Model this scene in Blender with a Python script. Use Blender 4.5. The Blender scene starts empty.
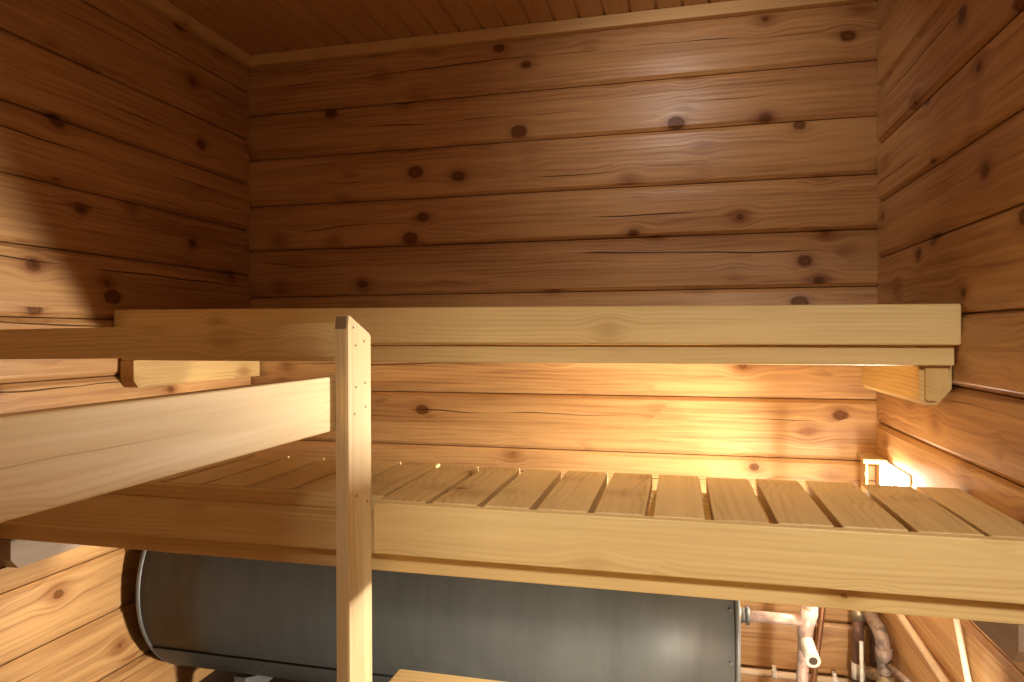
import bpy, bmesh, math, random
from mathutils import Vector, Matrix

random.seed(7)
sc = bpy.context.scene
COL = sc.collection
H = 1.25                       # eye height above the floor; all z below are given from the eye
XL, XR, YB, YF = -1.692, 0.625, 2.45, -0.16
ZC = 1.12                      # ceiling above the eye

# ------------------------------------------------------------------ helpers
class MB:
    """collects shapes, links them as ONE mesh object"""
    def __init__(s): s.bm = bmesh.new()
    def box(s, x0, x1, y0, y1, z0, z1, bevel=0.0, seg=2):
        t = bmesh.new()
        bmesh.ops.create_cube(t, size=1.0)
        for v in t.verts:
            v.co = Vector(((x0 + x1) / 2 + v.co.x * (x1 - x0), (y0 + y1) / 2 + v.co.y * (y1 - y0),
                           (z0 + z1) / 2 + v.co.z * (z1 - z0)))
        if bevel > 0:
            bmesh.ops.bevel(t, geom=list(t.edges), offset=bevel, segments=seg, affect='EDGES', profile=0.5)
        s.merge(t); return s
    def prism(s, pts, axis, a0, a1, bevel=0.0):
        """polygon pts (2D) extruded along axis; the 2D plane is the other two axes in order"""
        t = bmesh.new()
        def mk(p, a):
            if axis == 'x': return Vector((a, p[0], p[1]))
            if axis == 'y': return Vector((p[0], a, p[1]))
            return Vector((p[0], p[1], a))
        A = [t.verts.new(mk(p, a0)) for p in pts]
        B = [t.verts.new(mk(p, a1)) for p in pts]
        n = len(pts)
        t.faces.new(A); t.faces.new(list(reversed(B)))
        for i in range(n):
            t.faces.new([A[i], B[i], B[(i + 1) % n], A[(i + 1) % n]])
        bmesh.ops.recalc_face_normals(t, faces=t.faces)
        if bevel > 0:
            bmesh.ops.bevel(t, geom=list(t.edges), offset=bevel, segments=2, affect='EDGES', profile=0.5)
        s.merge(t); return s
    def tube(s, pts, r, n=14, cap=True, hollow=0.0):
        pts = [Vector(p) for p in pts]
        rr = r if isinstance(r, (list, tuple)) else [r] * len(pts)
        t = bmesh.new(); rings = []
        up = None
        for i, p in enumerate(pts):
            if i == 0: d = pts[1] - p
            elif i == len(pts) - 1: d = p - pts[i - 1]
            else: d = (pts[i + 1] - p).normalized() + (p - pts[i - 1]).normalized()
            d.normalize()
            if up is None:
                up = Vector((0, 0, 1)) if abs(d.z) < .9 else Vector((1, 0, 0))
            a = d.cross(up).normalized(); b = a.cross(d).normalized(); up = b
            rings.append([t.verts.new(p + (a * math.cos(2 * math.pi * k / n) + b * math.sin(2 * math.pi * k / n)) * rr[i]) for k in range(n)])
        for i in range(len(rings) - 1):
            for k in range(n):
                f = t.faces.new([rings[i][k], rings[i][(k + 1) % n], rings[i + 1][(k + 1) % n], rings[i + 1][k]]); f.smooth = True
        if cap:
            t.faces.new(rings[0])
            if hollow > 0:
                d = (pts[-1] - pts[-2]).normalized()
                inner = [t.verts.new(pts[-1] + (v.co - pts[-1]) * hollow) for v in rings[-1]]
                deep = [t.verts.new(v.co - d * hollow * rr[-1] * 2.2) for v in inner]
                for k in range(n):
                    t.faces.new([rings[-1][k], rings[-1][(k + 1) % n], inner[(k + 1) % n], inner[k]])
                    f = t.faces.new([inner[k], inner[(k + 1) % n], deep[(k + 1) % n], deep[k]])
                t.faces.new(deep)
            else:
                t.faces.new(rings[-1])
        bmesh.ops.recalc_face_normals(t, faces=t.faces)
        s.merge(t); return s
    def lathe_x(s, prof, cy, cz, n=96):
        """profile [(x, r)] revolved about the line y=cy, z=cz"""
        t = bmesh.new(); rings = []
        for x, r in prof:
            if r < 1e-6: rings.append([t.verts.new((x, cy, cz))])
            else: rings.append([t.verts.new((x, cy + r * math.cos(2 * math.pi * k / n), cz + r * math.sin(2 * math.pi * k / n))) for k in range(n)])
        for a, b in zip(rings[:-1], rings[1:]):
            for k in range(n):
                k2 = (k + 1) % n
                if len(a) == 1: vs = [a[0], b[k], b[k2]]
                elif len(b) == 1: vs = [a[k], a[k2], b[0]]
                else: vs = [a[k], a[k2], b[k2], b[k]]
                f = t.faces.new(vs); f.smooth = True
        bmesh.ops.recalc_face_normals(t, faces=t.faces)
        s.merge(t); return s
    def merge(s, t):
        me = bpy.data.meshes.new('tmp'); t.to_mesh(me); t.free()
        s.bm.from_mesh(me); bpy.data.meshes.remove(me)
    def build(s, name, mat, parent=None, sharp=None):
        me = bpy.data.meshes.new(name)
        s.bm.to_mesh(me); s.bm.free()
        me.materials.append(mat)
        o = bpy.data.objects.new(name, me); COL.objects.link(o)
        if parent is not None:
            o.parent = parent
            # children keep world-shaped meshes: cancel the parent's offset
            off = Vector((0, 0, 0)); q = parent
            while q is not None:
                off += q.location; q = q.parent
            me.transform(Matrix.Translation(Vector((0, 0, H)) - off))
        else:
            me.transform(Matrix.Translation((0, 0, H)))
        return o

def thing(name, label, cat, loc, group=None):
    o = bpy.data.objects.new(name, None); COL.objects.link(o)
    o.empty_display_size = 0.1
    o.location = (loc[0], loc[1], loc[2] + H)
    o['label'] = label; o['category'] = cat
    if group: o['group'] = group
    return o
def struct(o):
    o['kind'] = 'structure'; return o

# ------------------------------------------------------------------ materials
def N(nt, t, **kw):
    n = nt.nodes.new(t)
    for k, v in kw.items(): setattr(n, k, v)
    return n
def wire(nt, a, b): nt.links.new(a, b)
def M(nt, op, a, b=None, c=None, clamp=False):
    n = nt.nodes.new('ShaderNodeMath'); n.operation = op; n.use_clamp = clamp
    for i, v in enumerate((a, b, c)):
        if v is None: continue
        if isinstance(v, (int, float)): n.inputs[i].default_value = v
        else: nt.links.new(v, n.inputs[i])
    return n.outputs[0]
def smooth(nt, v, lo, hi, a=0.0, b=1.0):
    n = nt.nodes.new('ShaderNodeMapRange'); n.interpolation_type = 'SMOOTHSTEP'
    nt.links.new(v, n.inputs[0])
    for i, q in enumerate((lo, hi, a, b)): n.inputs[i + 1].default_value = q
    return n.outputs[0]
def noise(nt, vec, scale=1.0, detail=2.0, rough=0.5):
    n = nt.nodes.new('ShaderNodeTexNoise'); n.inputs['Scale'].default_value = scale
    n.inputs['Detail'].default_value = detail; n.inputs['Roughness'].default_value = rough
    nt.links.new(vec, n.inputs['Vector']); return n.outputs[0]
def comb(nt, x, y, z):
    n = nt.nodes.new('ShaderNodeCombineXYZ')
    for i, v in enumerate((x, y, z)):
        if isinstance(v, (int, float)): n.inputs[i].default_value = v
        else: nt.links.new(v, n.inputs[i])
    return n.outputs[0]
def mixc(nt, f, a, b, blend='MIX'):
    n = nt.nodes.new('ShaderNodeMix'); n.data_type = 'RGBA'; n.blend_type = blend
    if isinstance(f, (int, float)): n.inputs[0].default_value = f
    else: nt.links.new(f, n.inputs[0])
    for i, v in ((6, a), (7, b)):
        if isinstance(v, tuple): n.inputs[i].default_value = (*v, 1)
        else: nt.links.new(v, n.inputs[i])
    return n.outputs[2]

def wood(name, axis, light, dark, crackw=0.0028, rough=0.45, spec=0.4, knot=0.5, kr=0.013, ku=3.0, kv=6.0, ring=0.011, logs=None, cracks=0.0,
         ringamt=0.45, fibre=0.35, knotcol=(0.21, 0.075, 0.022), blotch=0.25, bump=0.15, kden=0.6):
    m = bpy.data.materials.new(name); m.use_nodes = True
    nt = m.node_tree; nt.nodes.clear()
    out = N(nt, 'ShaderNodeOutputMaterial'); bs = N(nt, 'ShaderNodeBsdfPrincipled')
    wire(nt, bs.outputs[0], out.inputs[0])
    tc = N(nt, 'ShaderNodeTexCoord'); sep = N(nt, 'ShaderNodeSeparateXYZ'); wire(nt, tc.outputs['Object'], sep.inputs[0])
    X, Y, Z = sep.outputs
    u, v, w = {'x': (X, Z, Y), 'y': (Y, Z, X), 'z': (Z, X, Y)}[axis]
    rnd = N(nt, 'ShaderNodeObjectInfo').outputs['Random']
    if logs:
        z0, pitch = logs
        idx = M(nt, 'FLOOR', M(nt, 'DIVIDE', M(nt, 'SUBTRACT', Z if axis != 'z' else X, z0), pitch))
        wn = N(nt, 'ShaderNodeTexWhiteNoise', noise_dimensions='1D'); wire(nt, M(nt, 'ADD', idx, M(nt, 'MULTIPLY', rnd, 17.3)), wn.inputs['W'])
        seed = wn.outputs[0]
    else:
        seed = rnd
    u1 = M(nt, 'ADD', u, M(nt, 'MULTIPLY', seed, 61.0))
    w1 = M(nt, 'ADD', w, M(nt, 'MULTIPLY', seed, 23.0))
    # knots: nearest feature point, measured in metres
    vs = comb(nt, M(nt, 'MULTIPLY', u1, ku), M(nt, 'MULTIPLY', v, kv), M(nt, 'MULTIPLY', w1, kv))
    vo = N(nt, 'ShaderNodeTexVoronoi'); vo.inputs['Scale'].default_value = 1.0; wire(nt, vs, vo.inputs['Vector'])
    dl = N(nt, 'ShaderNodeVectorMath', operation='SUBTRACT'); wire(nt, vs, dl.inputs[0]); wire(nt, vo.outputs['Position'], dl.inputs[1])
    ds = N(nt, 'ShaderNodeSeparateXYZ'); wire(nt, dl.outputs[0], ds.inputs[0])
    du = M(nt, 'DIVIDE', ds.outputs[0], ku * 1.35); dv = M(nt, 'DIVIDE', ds.outputs[1], kv); dw = M(nt, 'DIVIDE', ds.outputs[2], kv * 2.4)
    r2 = M(nt, 'ADD', M(nt, 'ADD', M(nt, 'MULTIPLY', du, du), M(nt, 'MULTIPLY', dv, dv)), M(nt, 'MULTIPLY', dw, dw))
    r = M(nt, 'SQRT', r2)
    sc_ = N(nt, 'ShaderNodeSeparateColor'); wire(nt, vo.outputs['Color'], sc_.inputs[0])
    exists = M(nt, 'GREATER_THAN', sc_.outputs[0], 1.0 - kden)
    krad = M(nt, 'MULTIPLY', M(nt, 'ADD', M(nt, 'MULTIPLY', sc_.outputs[1], 0.75), 0.35), kr)
    wob = M(nt, 'MULTIPLY', M(nt, 'SUBTRACT', noise(nt, comb(nt, M(nt, 'MULTIPLY', u1, 60.0), M(nt, 'MULTIPLY', v, 60.0), w1), 1.0, 1.0), 0.5), 0.008)
    rr = M(nt, 'DIVIDE', M(nt, 'ADD', r, wob), krad)            # 1 on the knot's rim
    kmask = M(nt, 'MULTIPLY', smooth(nt, rr, 0.75, 1.15, 1.0, 0.0), exists)
    kcore = M(nt, 'MULTIPLY', smooth(nt, rr, 0.35, 0.9, 1.0, 0.0), exists)
    halo = M(nt, 'MULTIPLY', smooth(nt, r, 0.0, 0.075, 1.0, 0.0), exists)
    # grain bends round the knots
    vb = M(nt, 'SUBTRACT', v, M(nt, 'MULTIPLY', dv, M(nt, 'MULTIPLY', halo, 0.95)))
    slow = noise(nt, comb(nt, M(nt, 'MULTIPLY', u1, 1.1), M(nt, 'MULTIPLY', vb, 5.0), M(nt, 'MULTIPLY', w1, 5.0)), 1.0, 2.0)
    ph = M(nt, 'ADD', M(nt, 'MULTIPLY', M(nt, 'ADD', vb, M(nt, 'MULTIPLY', w1, 0.6)), 6.283 / ring), M(nt, 'MULTIPLY', slow, 34.0))
    rings = M(nt, 'POWER', M(nt, 'ADD', M(nt, 'MULTIPLY', M(nt, 'SINE', ph), 0.5), 0.5), 2.2)
    rmod = noise(nt, comb(nt, M(nt, 'MULTIPLY', u1, 1.6), M(nt, 'MULTIPLY', v, 14.0), M(nt, 'MULTIPLY', w1, 14.0)), 1.0, 2.0)
    rings = M(nt, 'MULTIPLY', rings, smooth(nt, rmod, 0.35, 0.7, 0.0, 1.0))
    fib = noise(nt, comb(nt, M(nt, 'MULTIPLY', u1, 5.0), M(nt, 'MULTIPLY', vb, 190.0), M(nt, 'MULTIPLY', w1, 190.0)), 1.0, 3.0, 0.6)
    fib2 = noise(nt, comb(nt, M(nt, 'MULTIPLY', u1, 1.8), M(nt, 'MULTIPLY', vb, 45.0), M(nt, 'MULTIPLY', w1, 45.0)), 1.0, 2.0, 0.5)
    blo = noise(nt, comb(nt, M(nt, 'MULTIPLY', u1, 1.7), M(nt, 'MULTIPLY', v, 6.0), M(nt, 'MULTIPLY', w1, 6.0)), 1.0, 3.0, 0.55)
    f = M(nt, 'ADD', M(nt, 'MULTIPLY', rings, ringamt), M(nt, 'MULTIPLY', M(nt, 'SUBTRACT', fib, 0.45), fibre))
    f = M(nt, 'ADD', f, M(nt, 'MULTIPLY', M(nt, 'SUBTRACT', fib2, 0.5), fibre * 1.3))
    f = M(nt, 'ADD', f, M(nt, 'MULTIPLY', M(nt, 'SUBTRACT', blo, 0.45), blotch * 2.0))
    f = M(nt, 'ADD', f, M(nt, 'MULTIPLY', M(nt, 'SUBTRACT', seed, 0.5), 0.28))
    f = M(nt, 'ADD', f, M(nt, 'MULTIPLY', M(nt, 'POWER', halo, 2.5), 0.95 * knot))
    f = M(nt, 'ADD', f, 0.12, clamp=True)
    c = mixc(nt, f, light, dark)
    rim = M(nt, 'MULTIPLY', M(nt, 'SUBTRACT', 1.0, M(nt, 'ABSOLUTE', M(nt, 'DIVIDE', M(nt, 'SUBTRACT', rr, 0.9), 0.3)), clamp=True), exists)
    deadk = M(nt, 'GREATER_THAN', sc_.outputs[2], 0.62)
    kring = M(nt, 'ADD', M(nt, 'MULTIPLY', M(nt, 'SINE', M(nt, 'MULTIPLY', rr, 19.0)), 0.3), 0.3)
    kc = mixc(nt, M(nt, 'MAXIMUM', kring, M(nt, 'MULTIPLY', kcore, deadk)), knotcol, tuple(a * 0.3 for a in knotcol))
    c = mixc(nt, M(nt, 'MULTIPLY', kmask, knot), c, kc)
    c = mixc(nt, M(nt, 'MULTIPLY', rim, knot * 0.6), c, tuple(a * 0.3 for a in knotcol))
    dull = M(nt, 'MULTIPLY', kmask, 0.6)
    bsum = M(nt, 'ADD', M(nt, 'MULTIPLY', fib, 0.6), M(nt, 'MULTIPLY', rings, -0.35))
    if cracks > 0:
        z0c, pc = logs if logs else (0.0, 0.2)
        fr = M(nt, 'MULTIPLY', M(nt, 'FRACT', M(nt, 'DIVIDE', M(nt, 'SUBTRACT', v, z0c), pc)), pc)
        wander = M(nt, 'MULTIPLY', M(nt, 'SUBTRACT', noise(nt, comb(nt, M(nt, 'MULTIPLY', u1, 1.0), 0.0, seed), 1.0, 3.0, 0.45), 0.5), pc * 0.55)
        pos = M(nt, 'ADD', wander, M(nt, 'ADD', M(nt, 'MULTIPLY', seed, pc * 0.5), pc * 0.27))
        cm = noise(nt, comb(nt, M(nt, 'MULTIPLY', u1, 2.1), M(nt, 'MULTIPLY', seed, 31.0), 0.0), 1.0, 1.0)
        wid = smooth(nt, cm, 0.42, 0.7, 0.0, crackw)
        line = smooth(nt, M(nt, 'SUBTRACT', M(nt, 'ABSOLUTE', M(nt, 'SUBTRACT', fr, pos)), wid), -0.0012, 0.0006, 1.0, 0.0)
        line = M(nt, 'MULTIPLY', line, M(nt, 'GREATER_THAN', cm, 0.43))
        line = M(nt, 'MULTIPLY', line, cracks)
        c = mixc(nt, line, c, (0.03, 0.012, 0.005))
        dull = M(nt, 'MAXIMUM', dull, line)
        bsum = M(nt, 'SUBTRACT', bsum, M(nt, 'MULTIPLY', line, 2.0))
    wire(nt, c, bs.inputs['Base Color'])
    ro = M(nt, 'ADD', rough, M(nt, 'MULTIPLY', M(nt, 'SUBTRACT', fib2, 0.5), 0.22))
    wire(nt, ro, bs.inputs['Roughness'])
    wire(nt, M(nt, 'MULTIPLY', M(nt, 'SUBTRACT', 1.0, dull, clamp=True), spec), bs.inputs['Specular IOR Level'])
    bp = N(nt, 'ShaderNodeBump'); bp.inputs['Strength'].default_value = bump; bp.inputs['Distance'].default_value = 0.002
    wire(nt, bsum, bp.inputs['Height']); wire(nt, bp.outputs[0], bs.inputs['Normal'])
    return m

def plain(name, col, rough=0.5, metal=0.0, var=0.25, scale=30.0, spec=0.5, stretch=(1, 1, 1), dirt=None, dirtamt=0.5):
    m = bpy.data.materials.new(name); m.use_nodes = True
    nt = m.node_tree; bs = nt.nodes['Principled BSDF']
    tc = N(nt, 'ShaderNodeTexCoord'); mp = N(nt, 'ShaderNodeMapping'); mp.inputs['Scale'].default_value = stretch
    wire(nt, tc.outputs['Object'], mp.inputs[0])
    n1 = noise(nt, mp.outputs[0], scale, 4.0, 0.6)
    c = mixc(nt, n1, tuple(min(1, a * (1 + var)) for a in col), tuple(a * (1 - var) for a in col))
    if dirt:
        n2 = noise(nt, tc.outputs['Object'], scale * 0.6, 4.0, 0.65)
        c = mixc(nt, M(nt, 'MULTIPLY', smooth(nt, n2, 0.48, 0.62), dirtamt), c, dirt)
    wire(nt, c, bs.inputs['Base Color'])
    wire(nt, M(nt, 'ADD', rough, M(nt, 'MULTIPLY', M(nt, 'SUBTRACT', n1, 0.5), 0.25)), bs.inputs['Roughness'])
    bs.inputs['Metallic'].default_value = metal; bs.inputs['Specular IOR Level'].default_value = spec
    bp = N(nt, 'ShaderNodeBump'); bp.inputs['Strength'].default_value = 0.12; bp.inputs['Distance'].default_value = 0.002
    wire(nt, n1, bp.inputs['Height']); wire(nt, bp.outputs[0], bs.inputs['Normal'])
    return m

def emit(name, col, strength):
    m = bpy.data.materials.new(name); m.use_nodes = True
    nt = m.node_tree; nt.nodes.clear()
    out = N(nt, 'ShaderNodeOutputMaterial'); e = N(nt, 'ShaderNodeEmission')
    e.inputs[0].default_value = (*col, 1); e.inputs[1].default_value = strength
    wire(nt, e.outputs[0], out.inputs[0]); return m

WALL_L, WALL_D = (0.57, 0.325, 0.132), (0.26, 0.105, 0.033)
LOGP = 0.1815
wall_kw = dict(rough=0.38, spec=0.45, knot=0.85, kr=0.021, ku=3.6, kv=8.0, ring=0.017, cracks=0.85, ringamt=0.36, kden=0.56, bump=0.3, fibre=0.95, blotch=0.42)
m_wback = wood('pine_log_back', 'x', WALL_L, WALL_D, logs=(0.8923 + H - 20 * LOGP, LOGP), **wall_kw)
m_wleft = wood('pine_log_left', 'y', WALL_L, WALL_D, logs=(0.9878 + H - 20 * LOGP, LOGP), **wall_kw)
m_wright = wood('pine_log_right', 'y', WALL_L, WALL_D, logs=(0.9800 + H - 20 * LOGP, LOGP), **wall_kw)
m_ceil = wood('ceiling_panel_pine', 'y', (0.60, 0.36, 0.16), (0.38, 0.19, 0.075), rough=0.45, knot=0.5, kr=0.009, ku=2.0, kv=6.0, ringamt=0.3, fibre=0.4, kden=0.4)
m_trimx = wood('trim_pine_x', 'x', (0.74, 0.50, 0.23), (0.50, 0.28, 0.11), knot=0.6, kr=0.007, ku=2.5, kv=8.0, ringamt=0.3)
m_trimy = wood('trim_pine_y', 'y', (0.74, 0.50, 0.23), (0.50, 0.28, 0.11), knot=0.6, kr=0.007, ku=2.5, kv=8.0, ringamt=0.3)
BL, BD = (0.71, 0.53, 0.25), (0.47, 0.285, 0.105)
bk = dict(rough=0.5, spec=0.3, ringamt=0.34, fibre=0.5, blotch=0.24, knot=0.65, kr=0.009, ku=2.6, kv=7.0, kden=0.65, bump=0.12)
m_bx = wood('bench_board_x', 'x', BL, BD, **bk)
m_by = wood('bench_slat_y', 'y', (0.62, 0.43, 0.20), (0.38, 0.22, 0.088), **{**bk, 'ringamt': 0.4, 'cracks': 0.5, 'knot': 0.6, 'ku': 3.5})
m_bz = wood('post_board_z', 'z', (0.63, 0.475, 0.265), (0.45, 0.28, 0.12), **bk)
m_guard = wood('guard_board_y', 'y', (0.78, 0.60, 0.33), (0.55, 0.36, 0.15), crackw=0.0006, **{**bk, 'cracks': 0.6, 'knot': 0.55})
m_joist = wood('joist_y', 'y', (0.60, 0.41, 0.17), (0.34, 0.19, 0.065), **{**bk, 'knot': 0.8, 'ringamt': 0.5})
m_grey = wood('weathered_joist_y', 'y', (0.36, 0.27, 0.20), (0.22, 0.15, 0.10), **{**bk, 'knot': 0.5, 'spec': 0.2})
m_tank = plain('tank_paint', (0.068, 0.070, 0.066), rough=0.50, metal=0.1, var=0.3, scale=3.0, stretch=(9, 1.2, 1.2), spec=0.35, dirt=(0.10, 0.102, 0.095), dirtamt=0.4)
m_seam_shade = plain('tank_seam_shade', (0.012, 0.012, 0.011), rough=0.8, var=0.2, scale=20, spec=0.1)  # near-black, colours in the shadow line at the jacket's lap
m_rim = plain('tank_rim', (0.13, 0.13, 0.122), rough=0.45, metal=0.2, var=0.25, scale=20)
m_pink = plain('painted_copper', (0.70, 0.50, 0.42), rough=0.42, metal=0.25, var=0.25, scale=25, dirt=(0.30, 0.20, 0.15), dirtamt=0.6)
m_white = plain('white_paint', (0.80, 0.74, 0.66), rough=0.4, var=0.06, scale=25, dirt=(0.55, 0.40, 0.3), dirtamt=0.35)
m_copper = plain('aged_copper', (0.46, 0.22, 0.11), rough=0.4, metal=0.6, var=0.3, scale=20, dirt=(0.2, 0.09, 0.05), dirtamt=0.6)
m_dark = plain('dark_copper', (0.19, 0.10, 0.075), rough=0.5, metal=0.4, var=0.35, scale=22, dirt=(0.08, 0.045, 0.035), dirtamt=0.6)
m_brass = plain('dull_brass', (0.42, 0.33, 0.20), rough=0.45, metal=0.6, var=0.35, scale=40, dirt=(0.16, 0.11, 0.07), dirtamt=0.6)
m_mottle = plain('mottled_pipe', (0.34, 0.25, 0.20), rough=0.55, metal=0.3, var=0.5, scale=35, dirt=(0.10, 0.07, 0.06), dirtamt=0.8)
m_cream = plain('cream_pipe', (0.74, 0.56, 0.38), rough=0.45, var=0.12, scale=20)
m_steel = plain('screw_steel', (0.10, 0.07, 0.05), rough=0.45, metal=0.6, var=0.2)
m_floor = plain('floor_concrete', (0.07, 0.042, 0.03), rough=0.7, var=0.35, scale=8)
m_plaster = plain('hall_plaster', (0.6, 0.55, 0.48), rough=0.8, var=0.05, scale=8)

# ------------------------------------------------------------------ room
def log_wall(name, joints, plane, axis, a0, a1, sign, mat, z_lo=-H, z_hi=ZC):
    """squared logs lying one on another; grooves where they meet. plane: coordinate of the face, sign: direction into the room"""
    js = sorted([j for j in joints if z_lo + 0.02 < j < z_hi - 0.02])
    prof = [(z_lo, 0.0)]
    hw, dp = 0.0135, 0.014
    edges = [z_lo] + js + [z_hi]
    prof = []
    for i in range(len(edges) - 1):
        lo, hi = edges[i], edges[i + 1]
        rb = random.uniform(-0.002, 0.003)
        if i > 0: prof += [(lo + 0.0012, -dp - 0.016), (lo + 0.0018, -dp + 0.003), (lo + hw, rb)]
        else: prof += [(lo, rb)]
        prof += [(lo + (hi - lo) * 0.3, rb + 0.0022), (lo + (hi - lo) * 0.7, rb + 0.0022)]
        if i < len(edges) - 2: prof += [(hi - hw, rb), (hi - 0.0018, -dp + 0.003), (hi - 0.0012, -dp - 0.016)]
        else: prof += [(hi, rb)]
    th = 0.12
    prof = prof + [(z_hi, -th), (z_lo, -th)]
    pts = [(plane + sign * o, z) for z, o in prof]
    mb = MB(); mb.prism(pts, axis, a0, a1)
    return struct(mb.build(name, mat))

bj = [0.8923 - 0.0003 - 0.1815 * k for k in range(0, 13)]
bj[0:5] = [0.8923, 0.7116, 0.5221, 0.3423, 0.1558]; bj[5:8] = [-0.030, -0.2166, -0.418]
bj[8:] = [-0.60, -0.78, -0.96, -1.14]
lj = [0.9878, 0.7964, 0.6135, 0.4266, 0.2462, 0.052, -0.122, -0.30, -0.48, -0.665, -0.85, -1.04]
rj = [0.9800, 0.80, 0.6161, 0.4273, 0.2472, 0.046, -0.125, -0.2925, -0.47, -0.65, -0.83, -1.02]
log_wall('wall_back', bj, YB, 'x', XL - 0.12, XR + 0.12, -1, m_wback)
log_wall('wall_left', lj, XL, 'y', YF - 0.1, YB - 0.004, 1, m_wleft)
log_wall('wall_right', rj, XR, 'y', YF - 0.1, YB - 0.004, -1, m_wright)

DX0, DX1, DZ = 0.050, 0.612, 0.80         # doorway in the wall behind the photographer
mb = MB()
mb.box(XL, DX0, YF - 0.1, YF, -H, ZC); mb.box(DX1, XR, YF - 0.1, YF, -H, ZC); mb.box(DX0, DX1, YF - 0.1, YF, DZ, ZC)
struct(mb.build('wall_front', wood('pine_log_front', 'x', WALL_L, WALL_D, logs=(0.0, 0.1815), **wall_kw)))

mb = MB(); mb.box(XL - 0.1, XR + 0.9, YF - 2.4, YB + 0.1, -H - 0.08, -H)
struct(mb.build('floor', m_floor))

# tongue-and-groove ceiling, boards running front to back
cz = 0.0885
gx = [XL + 0.022 + cz * k for k in range(0, 27)]
prof = [(XL - 0.02, ZC)]
for g in gx:
    if XL + 0.01 < g < XR - 0.01:
        prof += [(g - 0.007, ZC), (g - 0.0035, ZC + 0.007), (g + 0.0025, ZC + 0.007), (g + 0.0045, ZC + 0.001), (g + 0.007, ZC)]
prof += [(XR + 0.02, ZC), (XR + 0.02, ZC + 0.06), (XL - 0.02, ZC + 0.06)]
mb = MB(); mb.prism(prof, 'y', YF - 0.1, YB + 0.02)
struct(mb.build('ceiling', m_ceil))
mb = MB(); mb.box(XL + 0.03, XR - 0.008, YB - 0.034, YB - 0.003, ZC - 0.043, ZC - 0.0005, 0.003)
struct(mb.build('trim_1', m_trimx))
mb = MB(); mb.box(XL + 0.003, XL + 0.034, YF, YB - 0.003, ZC - 0.043, ZC - 0.0005, 0.003)
struct(mb.build('trim_2', m_trimy))

# ------------------------------------------------------------------ upper bench
ub = thing('upper_bench', 'long pale upper sauna bench at eye height, spanning wall to wall', 'bench', (-0.53, 2.1, 0.08))
mb = MB(); mb.box(-1.689, 0.6225, 1.752, 1.796, -0.0245, 0.075, 0.006, 3)
for v in mb.bm.verts:
    if v.co.z > 0.03: v.co.z += 0.0075 - 0.0145 * (v.co.x + 1.689) / 2.31
    else: v.co.z += 0.0035 - 0.006 * (v.co.x + 1.689) / 2.31
mb.build('front_board', m_bx, ub)
mb = MB(); mb.box(-1.684, 0.616, 1.776, 1.835, -0.0745, -0.0265, 0.003); mb.build('front_beam', m_bx, ub)
yy = 1.799
for k in range(6):
    w = 0.1055
    mb = MB(); mb.box(-1.682, 0.612, yy, yy + w, 0.038, 0.066, 0.003); mb.build('seat_board', m_bx, ub)
    yy += w + 0.0008
for k, xx in enumerate((-1.2, -0.5, 0.2)):
    mb = MB(); mb.box(xx - 0.022, xx + 0.022, 1.837, 2.43, -0.02, 0.0375, 0.003); mb.build('cross_beam', m_by, ub)
# the two joists that carry it, front ends chamfered
def joist(parent, x0, x1, y0, y1, z0, z1, ch, cv, mat=None):
    mb = MB()
    mb.prism([(y0, z1), (y0, z0 + ch), (y0 + ch * 0.8, z0), (y1, z0), (y1, z1)], 'x', x0, x1)
    if cv:
        bm = mb.bm
        es = [e for e in bm.edges if all(abs(v.co.y - y0) < 1e-5 for v in e.verts) and abs(e.verts[0].co.z - e.verts[1].co.z) > 0.01]
        bmesh.ops.bevel(bm, geom=es, offset=cv, segments=1, affect='EDGES')
    return mb.build('support_joist', mat or m_joist, parent)
mb = MB(); mb.prism([(0.552, -0.0755), (0.621, -0.0755), (0.621, -0.130), (0.590, -0.169), (0.562, -0.169), (0.552, -0.158)], 'y', 1.797, 2.335)
es = [e for e in mb.bm.edges if all(abs(v.co.y - 1.797) < 1e-5 for v in e.verts) and min(v.co.z for v in e.verts) < -0.10]
bmesh.ops.bevel(mb.bm, geom=es, offset=0.011, segments=2, affect='EDGES')
mb.build('support_joist', m_joist, ub)
joist(ub, -1.687, -1.638, 1.777, 2.43, -0.160, -0.0755, 0.022, 0.0)

# ------------------------------------------------------------------ lower bench
lb = thing('lower_bench', 'slatted lower sauna bench of pale worn boards, above the grey tank', 'bench', (-0.53, 1.55, -0.352))
gaps = [-1.565, -1.45, -1.333, -1.215, -1.100, -0.985, -0.868, -0.750, -0.634, -0.515, -0.401, -0.290, -0.171, -0.0585, 0.055, 0.171, 0.283, 0.406, 0.527]
xs = [-1.684] + gaps + [0.620]
for i in range(len(xs) - 1):
    g0 = 0.0075 if i > 0 else 0; g1 = 0.0075 if i < len(xs) - 2 else 0
    left = xs[i + 1] < -0.63
    y0, y1 = (1.402, 1.786) if left else (1.3575, 1.757)
    if not left and i == len(xs) - 2: g0 = 0.003
    jy, jz = random.uniform(-0.004, 0.004), random.uniform(-0.0012, 0.0012)
    mb = MB(); mb.box(xs[i] + g0, xs[i + 1] - g1, y0, y1 + jy, -0.3835, -0.352 + jz, 0.003)
    # two nail heads near the front end, sunk in the board
    mb.build('slat', m_by, lb)
mb = MB(); mb.prism([(1.333, -0.461), (1.3745, -0.461), (1.3745, -0.3845), (1.3565, -0.3845), (1.3565, -0.3535), (1.333, -0.3535)], 'x', -0.630, 0.618, 0.0025); mb.build('front_board', m_bx, lb)
mb = MB(); mb.box(-1.682, -0.6315, 1.333, 1.3745, -0.461, -0.386, 0.003); mb.build('front_board', m_bx, lb)
mb = MB(); mb.box(-1.682, -0.632, 1.3905, 1.4010, -0.3855, -0.353, 0.0015); mb.build('edge_strip', m_bx, lb)
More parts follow.
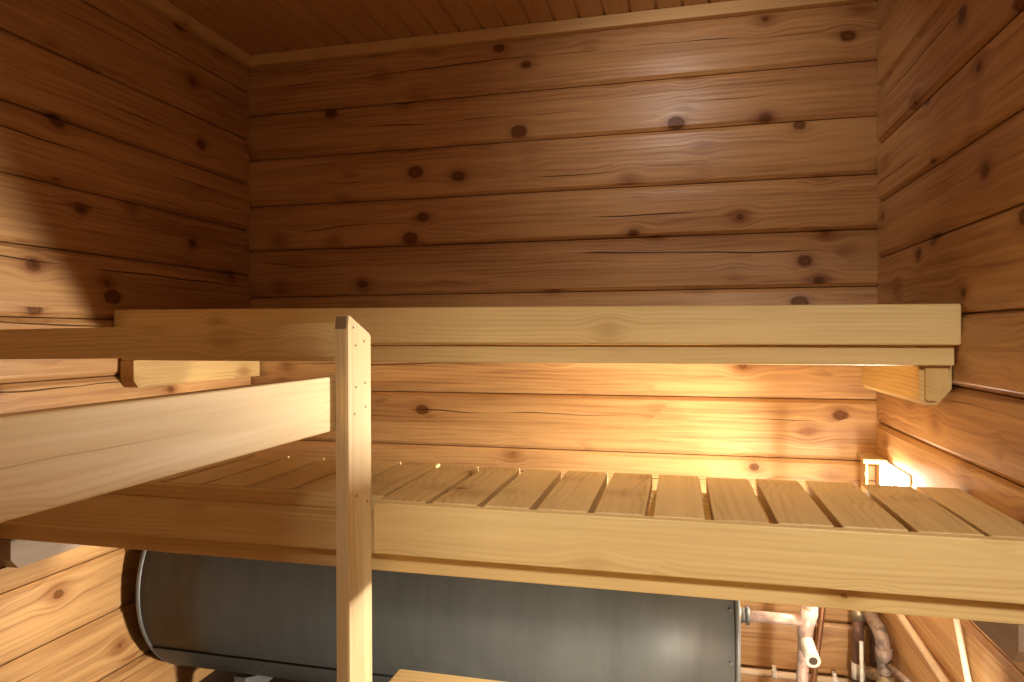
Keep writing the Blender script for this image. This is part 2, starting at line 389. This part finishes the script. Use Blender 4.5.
mb = MB(); mb.box(-1.682, 0.618, 1.375, 1.436, -0.512, -0.386, 0.003); mb.build('front_beam', m_bx, lb)
mb = MB(); mb.box(-1.682, 0.618, 1.690, 1.735, -0.465, -0.386, 0.003); mb.build('back_beam', m_bx, lb)
joist(lb, -1.687, -1.643, 1.376, 1.775, -0.592, -0.5125, 0.026, 0.0, m_grey)
joist(lb, 0.578, 0.621, 1.376, 1.775, -0.586, -0.5125, 0.026, 0.0, m_grey)
for xx in (-1.667, 0.600):
    mb = MB(); mb.box(xx - 0.02, xx + 0.02, 1.690, 1.735, -0.512, -0.4655, 0.002); mb.build('packing_block', m_bx, lb)

# ------------------------------------------------------------------ guard rail: post, top rail, side board
gr = thing('guard_rail', 'pale wooden guard railing with an upright post before the benches', 'railing', (-0.646, 1.28, -H))
PX0, PX1, PY0, PY1 = -0.660, -0.632, 1.227, 1.3322
mb = MB()
mb.prism([(PY0, -H), (PY1, -H), (PY1, -0.001), (PY1 - 0.006, 0.005), (PY0 + 0.012, 0.040), (PY0 + 0.004, 0.037), (PY0, 0.014)], 'x', PX0, PX1)
bm = mb.bm
es = [e for e in bm.edges if abs(e.verts[0].co.x - e.verts[1].co.x) < 1e-6]
bmesh.ops.bevel(bm, geom=es, offset=0.0022, segments=2, affect='EDGES')
post = mb.build('post', m_bz, gr)
mb = MB(); mb.prism([(PY0 - 0.0002, 0.0135), (PY0 + 0.0036, 0.0372), (PY0 + 0.0028, 0.0376), (PY0 - 0.0012, 0.0137)], 'x', PX0 + 0.002, PX1 - 0.002)
mb.build('worn_end', plain('worn_end_grain', (0.20, 0.13, 0.075), rough=0.8, var=0.3, scale=60, spec=0.1), post)
def screw(y, z):
    t = MB(); t.tube([(PX1 + 0.0006, y, z), (PX1 - 0.003, y, z)], 0.0027, 10)
    t.build('screw', m_steel, post)
for y, z in ((1.252, 0.016), (1.300, -0.012), (1.262, -0.020), (1.262, -0.104), (1.303, -0.098), (1.256, -0.157), (1.306, -0.148), (1.262, -0.323), (1.310, -0.345)):
    screw(y, z)
# top rail, left wall to post, a shallow rabbet along its upper edge; climbs a little towards the post
def tilt(mb, x0, slope):
    for v in mb.bm.verts: v.co.z += (v.co.x - x0) * slope
mb = MB()
mb.prism([(1.244, -0.052), (1.290, -0.052), (1.290, 0.0165), (1.252, 0.0165), (1.250, -0.0075), (1.244, -0.0095)], 'x', XL + 0.006, PX0 - 0.0005, 0.0015)
tilt(mb, -1.54, 0.0105); mb.build('top_rail', m_bx, gr)
mb = MB(); mb.box(PX0 - 0.026, PX0 - 0.0005, YF + 0.004, 1.325, -0.187, -0.080, 0.003); mb.build('side_board', m_guard, gr)

# ------------------------------------------------------------------ step in front
st = thing('step_bench', 'low pale step of flat boards at the bottom edge, right of the post', 'step', (-0.02, 1.25, -H))
for k in range(4):
    y0 = 1.433 - 0.125 * (k + 1) + 0.004
    mb = MB(); mb.box(-0.615, 0.60, y0, y0 + 0.121, -0.778, -0.750, 0.004); mb.build('step_board', m_bx, st)
for xx in (-0.575, 0.575):
    mb = MB(); mb.box(xx - 0.016, xx + 0.016, 0.955, 1.430, -0.808, -0.7785, 0.003); mb.build('cross_beam', m_by, st)
    for y in (0.985, 1.295):
        mb = MB(); mb.box(xx - 0.016, xx + 0.016, y - 0.015, y + 0.015, -H, -0.8085, 0.003); mb.build('leg', m_bz, st)

# ------------------------------------------------------------------ tank
TX0, TX1, TY, TZ, TR = -1.622, 0.145, 2.090, -0.800, 0.325
tk = thing('water_tank', 'long dark grey cylindrical water tank lying under the benches', 'tank', (-0.74, TY, -H))
mb = MB()
mb.lathe_x([(TX0 + 0.0, 0.0), (TX0 - 0.012, TR * 0.5), (TX0 + 0.002, TR - 0.02), (TX0 + 0.004, TR), (TX0 + 0.25, TR), (TX1 - 0.3, TR), (TX1 - 0.004, TR), (TX1 - 0.002, TR - 0.02), (TX1 + 0.006, TR * 0.5), (TX1 + 0.008, 0.0)], TY, TZ, 128)
mb.build('shell', m_tank, tk)
def ring(x, r, t):
    b = MB(); prof = []
    for k in range(9):
        a = 2 * math.pi * k / 8
        prof.append((x + math.cos(a) * t * 1.1, r + math.sin(a) * t))
    b.lathe_x(prof, TY, TZ, 128); return b
ring(TX0 + 0.004, TR, 0.006).build('end_rim', m_rim, tk)
ring(TX1 - 0.006, TR, 0.006).build('end_rim', m_rim, tk)
# the jacket's lower sheet laps over the upper one
mb = MB(); t = bmesh.new(); n = 40
a0, a1 = math.radians(180 + 33), math.radians(360 - 33); R2 = TR + 0.005
ra = []
for k in range(n + 1):
    a = a0 + (a1 - a0) * k / n
    ra.append([t.verts.new((x, TY + r * math.cos(a), TZ + r * math.sin(a))) for x, r in ((TX0 + 0.014, R2), (TX1 - 0.016, R2), (TX1 - 0.016, TR - 0.002), (TX0 + 0.014, TR - 0.002))])
for k in range(n):
    for i in range(4):
        f = t.faces.new([ra[k][i], ra[k][(i + 1) % 4], ra[k + 1][(i + 1) % 4], ra[k + 1][i]])
t.faces.new(ra[0]); t.faces.new(list(reversed(ra[-1])))
bmesh.ops.recalc_face_normals(t, faces=t.faces)
for f in t.faces: f.smooth = False
mb.merge(t); mb.build('lower_jacket', m_tank, tk)
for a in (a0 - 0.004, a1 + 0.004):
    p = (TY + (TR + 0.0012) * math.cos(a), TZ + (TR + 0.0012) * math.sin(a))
    mb = MB(); mb.tube([(TX0 + 0.014, *p), (TX1 - 0.016, *p)], 0.0034, 8); mb.build('seam_shade', m_seam_shade, tk)  # dark strip standing in for the shadow line along the lap
for k in range(5):
    a = math.radians(180 + (-20 + 22 * k))
    p = Vector((TX1 - 0.022, TY + TR * math.cos(a), TZ + TR * math.sin(a))); q = Vector((0, math.cos(a), math.sin(a)))
    mb = MB(); mb.tube([p - q * 0.003, p + q * (0.0035 if k < 3 else 0.0075)], 0.0035, 10); mb.build('rivet', m_rim, tk)
for xx in (-1.36, -0.12):
    mb = MB()
    mb.prism([(TY - 0.17, -H), (TY - 0.135, -H), (TY - 0.12, -1.16), (TY + 0.12, -1.16), (TY + 0.135, -H), (TY + 0.17, -H), (TY + 0.19, -1.085), (TY + 0.10, -1.118), (TY, -1.131), (TY - 0.10, -1.118), (TY - 0.19, -1.085)], 'x', xx - 0.02, xx + 0.02)
    mb.build('leg', m_rim, tk)

# ------------------------------------------------------------------ corner lamp
lp = thing('corner_lamp', 'glowing lamp with wooden shade slats in the back right corner', 'lamp', (0.60, 2.33, -0.56))
LE = emit('lamp_glass_glow', (1.0, 0.90, 0.74), 38.0)
mb = MB(); mb.box(0.594, 0.616, 2.110, 2.300, -0.500, -0.398, 0.006); mb.build('glass', LE, lp)
mb = MB(); mb.box(0.6165, 0.6215, 2.095, 2.430, -0.515, -0.392, 0.002); mb.build('back_plate', m_by, lp)
mb = MB(); mb.prism([(0.5540, 2.298), (0.5605, 2.298), (0.585, 2.430), (0.571, 2.430)], 'z', -0.535, -0.400, 0.002); mb.build('side_shade', m_by, lp)
mb = MB(); mb.prism([(0.548, 2.300), (0.6160, 2.300), (0.6160, 2.432), (0.566, 2.432)], 'z', -0.3995, -0.385, 0.002); mb.build('shade_top', m_by, lp)
for z in (-0.428, -0.478):
    mb = MB(); mb.prism([(0.549, 2.285), (0.557, 2.285), (0.5575, 2.297), (0.549, 2.297)], 'z', z - 0.006, z + 0.006, 0.0015); mb.build('shade_slat_end', m_by, lp)

# ------------------------------------------------------------------ pipework under the right end
def bend(pts, r, k=5):
    """rounds the corners of a polyline"""
    P = [Vector(p) for p in pts]; out = [P[0]]
    for i in range(1, len(P) - 1):
        a = (P[i - 1] - P[i]).normalized(); b = (P[i + 1] - P[i]).normalized()
        d = min(r, (P[i - 1] - P[i]).length * .45, (P[i + 1] - P[i]).length * .45)
        s, e = P[i] + a * d, P[i] + b * d
        for j in range(k + 1):
            t = j / k; out.append(s * (1 - t) ** 2 + P[i] * 2 * t * (1 - t) + e * t * t)
    out.append(P[-1]); return out

tp = thing('outlet_pipe', 'pinkish white pipe with open tee stub leaving the tank end', 'pipe', (0.345, TY, -H))
oz = -0.818
mb = MB(); mb.tube([(0.154, TY, oz), (0.172, TY, oz)], 0.026, 6); mb.build('nut', m_brass, tp)
mb = MB(); mb.tube([(0.172, TY, oz), (0.186, TY, oz)], 0.021, 14).tube([(0.186, TY, oz), (0.196, TY, oz)], 0.026, 6); mb.build('nut', m_rim, tp)
mb = MB(); mb.tube([(0.196, TY, oz), (0.345, TY, oz)], 0.0155, 16); mb.build('branch', m_pink, tp)
mb = MB(); mb.tube([(0.352, TY, oz + 0.012), (0.346, TY, oz - 0.02), (0.338, TY, -1.02), (0.322, TY, -H)], 0.0165, 16); mb.build('riser', m_pink, tp)
mb = MB(); mb.tube([(0.372, TY, -0.46), (0.365, TY, oz + 0.02), (0.358, TY, oz - 0.005)], 0.0165, 16); mb.build('upper_riser', m_white, tp)
mb = MB(); mb.tube([(0.356, TY, oz + 0.035), (0.346, TY, oz - 0.045)], 0.0215, 16); mb.build('tee_collar', m_pink, tp)
mb = MB(); mb.tube([(0.347, TY, -0.868), (0.351, 2.045, -0.884), (0.352, 1.995, -0.889)], 0.0195, 18); stub = mb.build('tee_stub', m_white, tp)
mb = MB(); mb.tube([(0.3519, 1.9965, -0.8888), (0.35202, 1.9942, -0.8891)], 0.0112, 18); mb.build('bore_shade', m_steel, stub)  # dark disc on the closed end, painted shade of the open hole

cp = thing('copper_pipe', 'thin brown copper pipe rising behind the pinkish white one', 'pipe', (0.41, 2.385, -H))
mb = MB(); mb.tube([(0.482, 2.385, -0.55), (0.447, 2.385, -0.90), (0.418, 2.385, -1.16), (0.408, 2.385, -H)], 0.0095, 14); mb.build('tube', m_copper, cp)

wp = thing('wall_pipe', 'cream pipe running level along the back wall near the floor', 'pipe', (0.33, 2.42, -1.14))
mb = MB(); mb.tube([(-0.3, 2.42, -1.135), (0.532, 2.42, -1.135)], 0.0115, 14); mb.build('tube', m_cream, wp)
for x in (0.305, 0.492):
    mb = MB(); mb.tube([(x - 0.008, 2.42, -1.135), (x + 0.008, 2.42, -1.135)], 0.015, 14).box(x - 0.006, x + 0.006, 2.42, 2.437, -1.125, -1.112, 0.001); mb.build('clip', m_white, wp)

dp = thing('dark_pipe', 'dark brown upright pipe with a strap, left of the mottled pipe', 'pipe', (0.55, 2.37, -H))
mb = MB(); mb.tube([(0.551, 2.37, -0.885), (0.551, 2.37, -H)], 0.0175, 16); mb.build('tube', m_dark, dp)
mb = MB(); mb.tube([(0.551, 2.37, -0.865), (0.551, 2.37, -0.905)], 0.024, 8); mb.build('nut', m_brass, dp)
mb = MB(); mb.tube([(0.551, 2.37, -1.045), (0.551, 2.37, -1.095)], 0.0205, 16); mb.build('strap', m_white, dp)

mp_ = thing('mottled_pipe', 'thick mottled grey brown pipe bent at the top, beside the right wall', 'pipe', (0.588, 2.2, -H))
pts = bend([(0.572, 2.345, -0.868), (0.583, 2.215, -0.895), (0.588, 2.205, -H)], 0.05, 6)
mb = MB(); mb.tube(pts, 0.0200, 16); mb.build('tube', m_mottle, mp_)
mb = MB(); mb.tube([(0.5835, 2.212, -0.925), (0.5845, 2.21, -0.965)], 0.0245, 8); mb.build('nut', m_mottle, mp_)
mb = MB(); mb.tube([(0.587, 2.207, -1.00), (0.587, 2.207, -1.06)], 0.0255, 8); mb.build('nut', m_brass, mp_)
mb = MB(); mb.tube([(0.585, 2.225, -1.03), (0.580, 2.265, -1.03), (0.573, 2.30, -1.045), (0.571, 2.335, -1.05)], [0.013, 0.019, 0.019, 0.012], 10); mb.build('valve', m_brass, mp_)
mb = MB(); mb.tube([(0.589, 2.19, -0.968), (0.597, 2.10, -0.950), (0.604, 2.02, -0.940)], 0.0085, 12); mb.build('side_branch', m_mottle, mp_)

tp2 = thing('thin_dark_pipe', 'slim dark upright pipe in the corner behind the mottled pipe', 'pipe', (0.603, 2.40, -H))
mb = MB(); mb.tube([(0.603, 2.405, -0.78), (0.603, 2.405, -H)], 0.0115, 14); mb.build('tube', m_dark, tp2)

wt = thing('white_tube', 'short white plastic tube standing before the dark strapped pipe', 'tube', (0.54, 2.29, -H))
mb = MB(); mb.tube([(0.541, 2.29, -0.945), (0.543, 2.29, -1.08), (0.541, 2.29, -H)], 0.0058, 10); mb.build('tube', m_white, wt)

sp = thing('side_pipe', 'long cream pipe running forward along the right wall', 'pipe', (0.61, 1.9, -0.83))
mb = MB(); mb.tube([(0.611, 2.43, -0.783), (0.611, 2.137, -0.804), (0.611, 1.813, -0.826), (0.611, 1.0, -0.88)], 0.0095, 12); mb.build('tube', m_cream, sp)
rd = thing('leaning_rod', 'thin cream rod leaning on the right wall below the bench', 'rod', (0.61, 1.66, -0.75))
mb = MB(); mb.tube([(0.590, 1.720, -0.589), (0.595, 1.70, -0.638), (0.612, 1.66, -0.80)], 0.0065, 12); mb.build('tube', m_cream, rd)

# ------------------------------------------------------------------ light
def area(name, loc, target, size, energy, col, sizey=None):
    L = bpy.data.lights.new(name, 'AREA'); L.energy = energy; L.color = col; L.size = size
    if sizey: L.shape = 'RECTANGLE'; L.size_y = sizey
    o = bpy.data.objects.new(name, L); COL.objects.link(o)
    o.location = (loc[0], loc[1], loc[2] + H)
    d = Vector(target) - Vector(loc); o.rotation_euler = d.to_track_quat('-Z', 'Y').to_euler()
    return o
area('hall_light', (0.42, -1.00, 1.05), (-0.1, 1.5, -0.3), 0.25, 67.0, (1.0, 0.91, 0.74))
la = area('corner_lamp_light', (0.588, 2.090, -0.428), (0.588 - 1.0, 2.090 - 0.32, -0.428 + 0.05), 0.18, 30.0, (1.0, 0.91, 0.77), 0.10)
la.data.spread = math.radians(136)
lu = area('under_step_lamp', (0.42, 1.325, -0.95), (-1.69, 1.62, -0.86), 0.07, 9.0, (1.0, 0.92, 0.77))
lu.data.spread = math.radians(80)
P = bpy.data.lights.new('under_bench_lamp', 'POINT'); P.energy = 30.0; P.color = (1.0, 0.90, 0.74); P.shadow_soft_size = 0.035
po = bpy.data.objects.new('under_bench_lamp', P); COL.objects.link(po); po.location = (0.47, 1.24, -0.97 + H)
S = bpy.data.lights.new('ceiling_spot', 'SPOT'); S.energy = 12.5; S.color = (1.0, 0.88, 0.78); S.spot_size = math.radians(110); S.spot_blend = 1.0; S.shadow_soft_size = 0.06
so = bpy.data.objects.new('ceiling_spot', S); COL.objects.link(so)
so.location = (-0.02, 1.62, 1.03 + H)
so.rotation_euler = (Vector((0.08, YB, 0.62)) - Vector((-0.02, 1.62, 1.03))).to_track_quat('-Z', 'Y').to_euler()

F = bpy.data.lights.new('front_fill', 'POINT'); F.energy = 4.0; F.color = (1.0, 0.84, 0.62); F.shadow_soft_size = 0.12  # added fill to lift the dark ceiling and upper left, no fixture here
fo = bpy.data.objects.new('front_fill', F); COL.objects.link(fo); fo.location = (-0.45, 0.45, 0.88 + H)
W = bpy.data.worlds.new('world'); sc.world = W; W.use_nodes = True
W.node_tree.nodes['Background'].inputs[0].default_value = (1.0, 0.85, 0.68, 1)
W.node_tree.nodes['Background'].inputs[1].default_value = 0.10

# ------------------------------------------------------------------ camera
cam = bpy.data.cameras.new('camera'); co = bpy.data.objects.new('camera', cam); COL.objects.link(co)
Rv, Uv, Fv = Vector((0.97136252, 0.23757928, -0.0033089)), Vector((0.00113134, 0.00930137, 0.9999561)), Vector((-0.23759963, 0.97132362, -0.00876622))
mat = Matrix(((Rv.x, Uv.x, -Fv.x), (Rv.y, Uv.y, -Fv.y), (Rv.z, Uv.z, -Fv.z)))
co.matrix_world = Matrix.Translation((0, 0, H)) @ mat.to_4x4()
cam.sensor_width = 36.0; cam.sensor_fit = 'HORIZONTAL'; cam.lens = 685.12 / 1024 * 36.0
cam.clip_start = 0.02
sc.camera = co
sc.view_settings.view_transform = 'Standard'; sc.view_settings.look = 'None'
sc.view_settings.gamma = 1.0; sc.view_settings.exposure = 0.0
sc.view_settings.use_curve_mapping = False
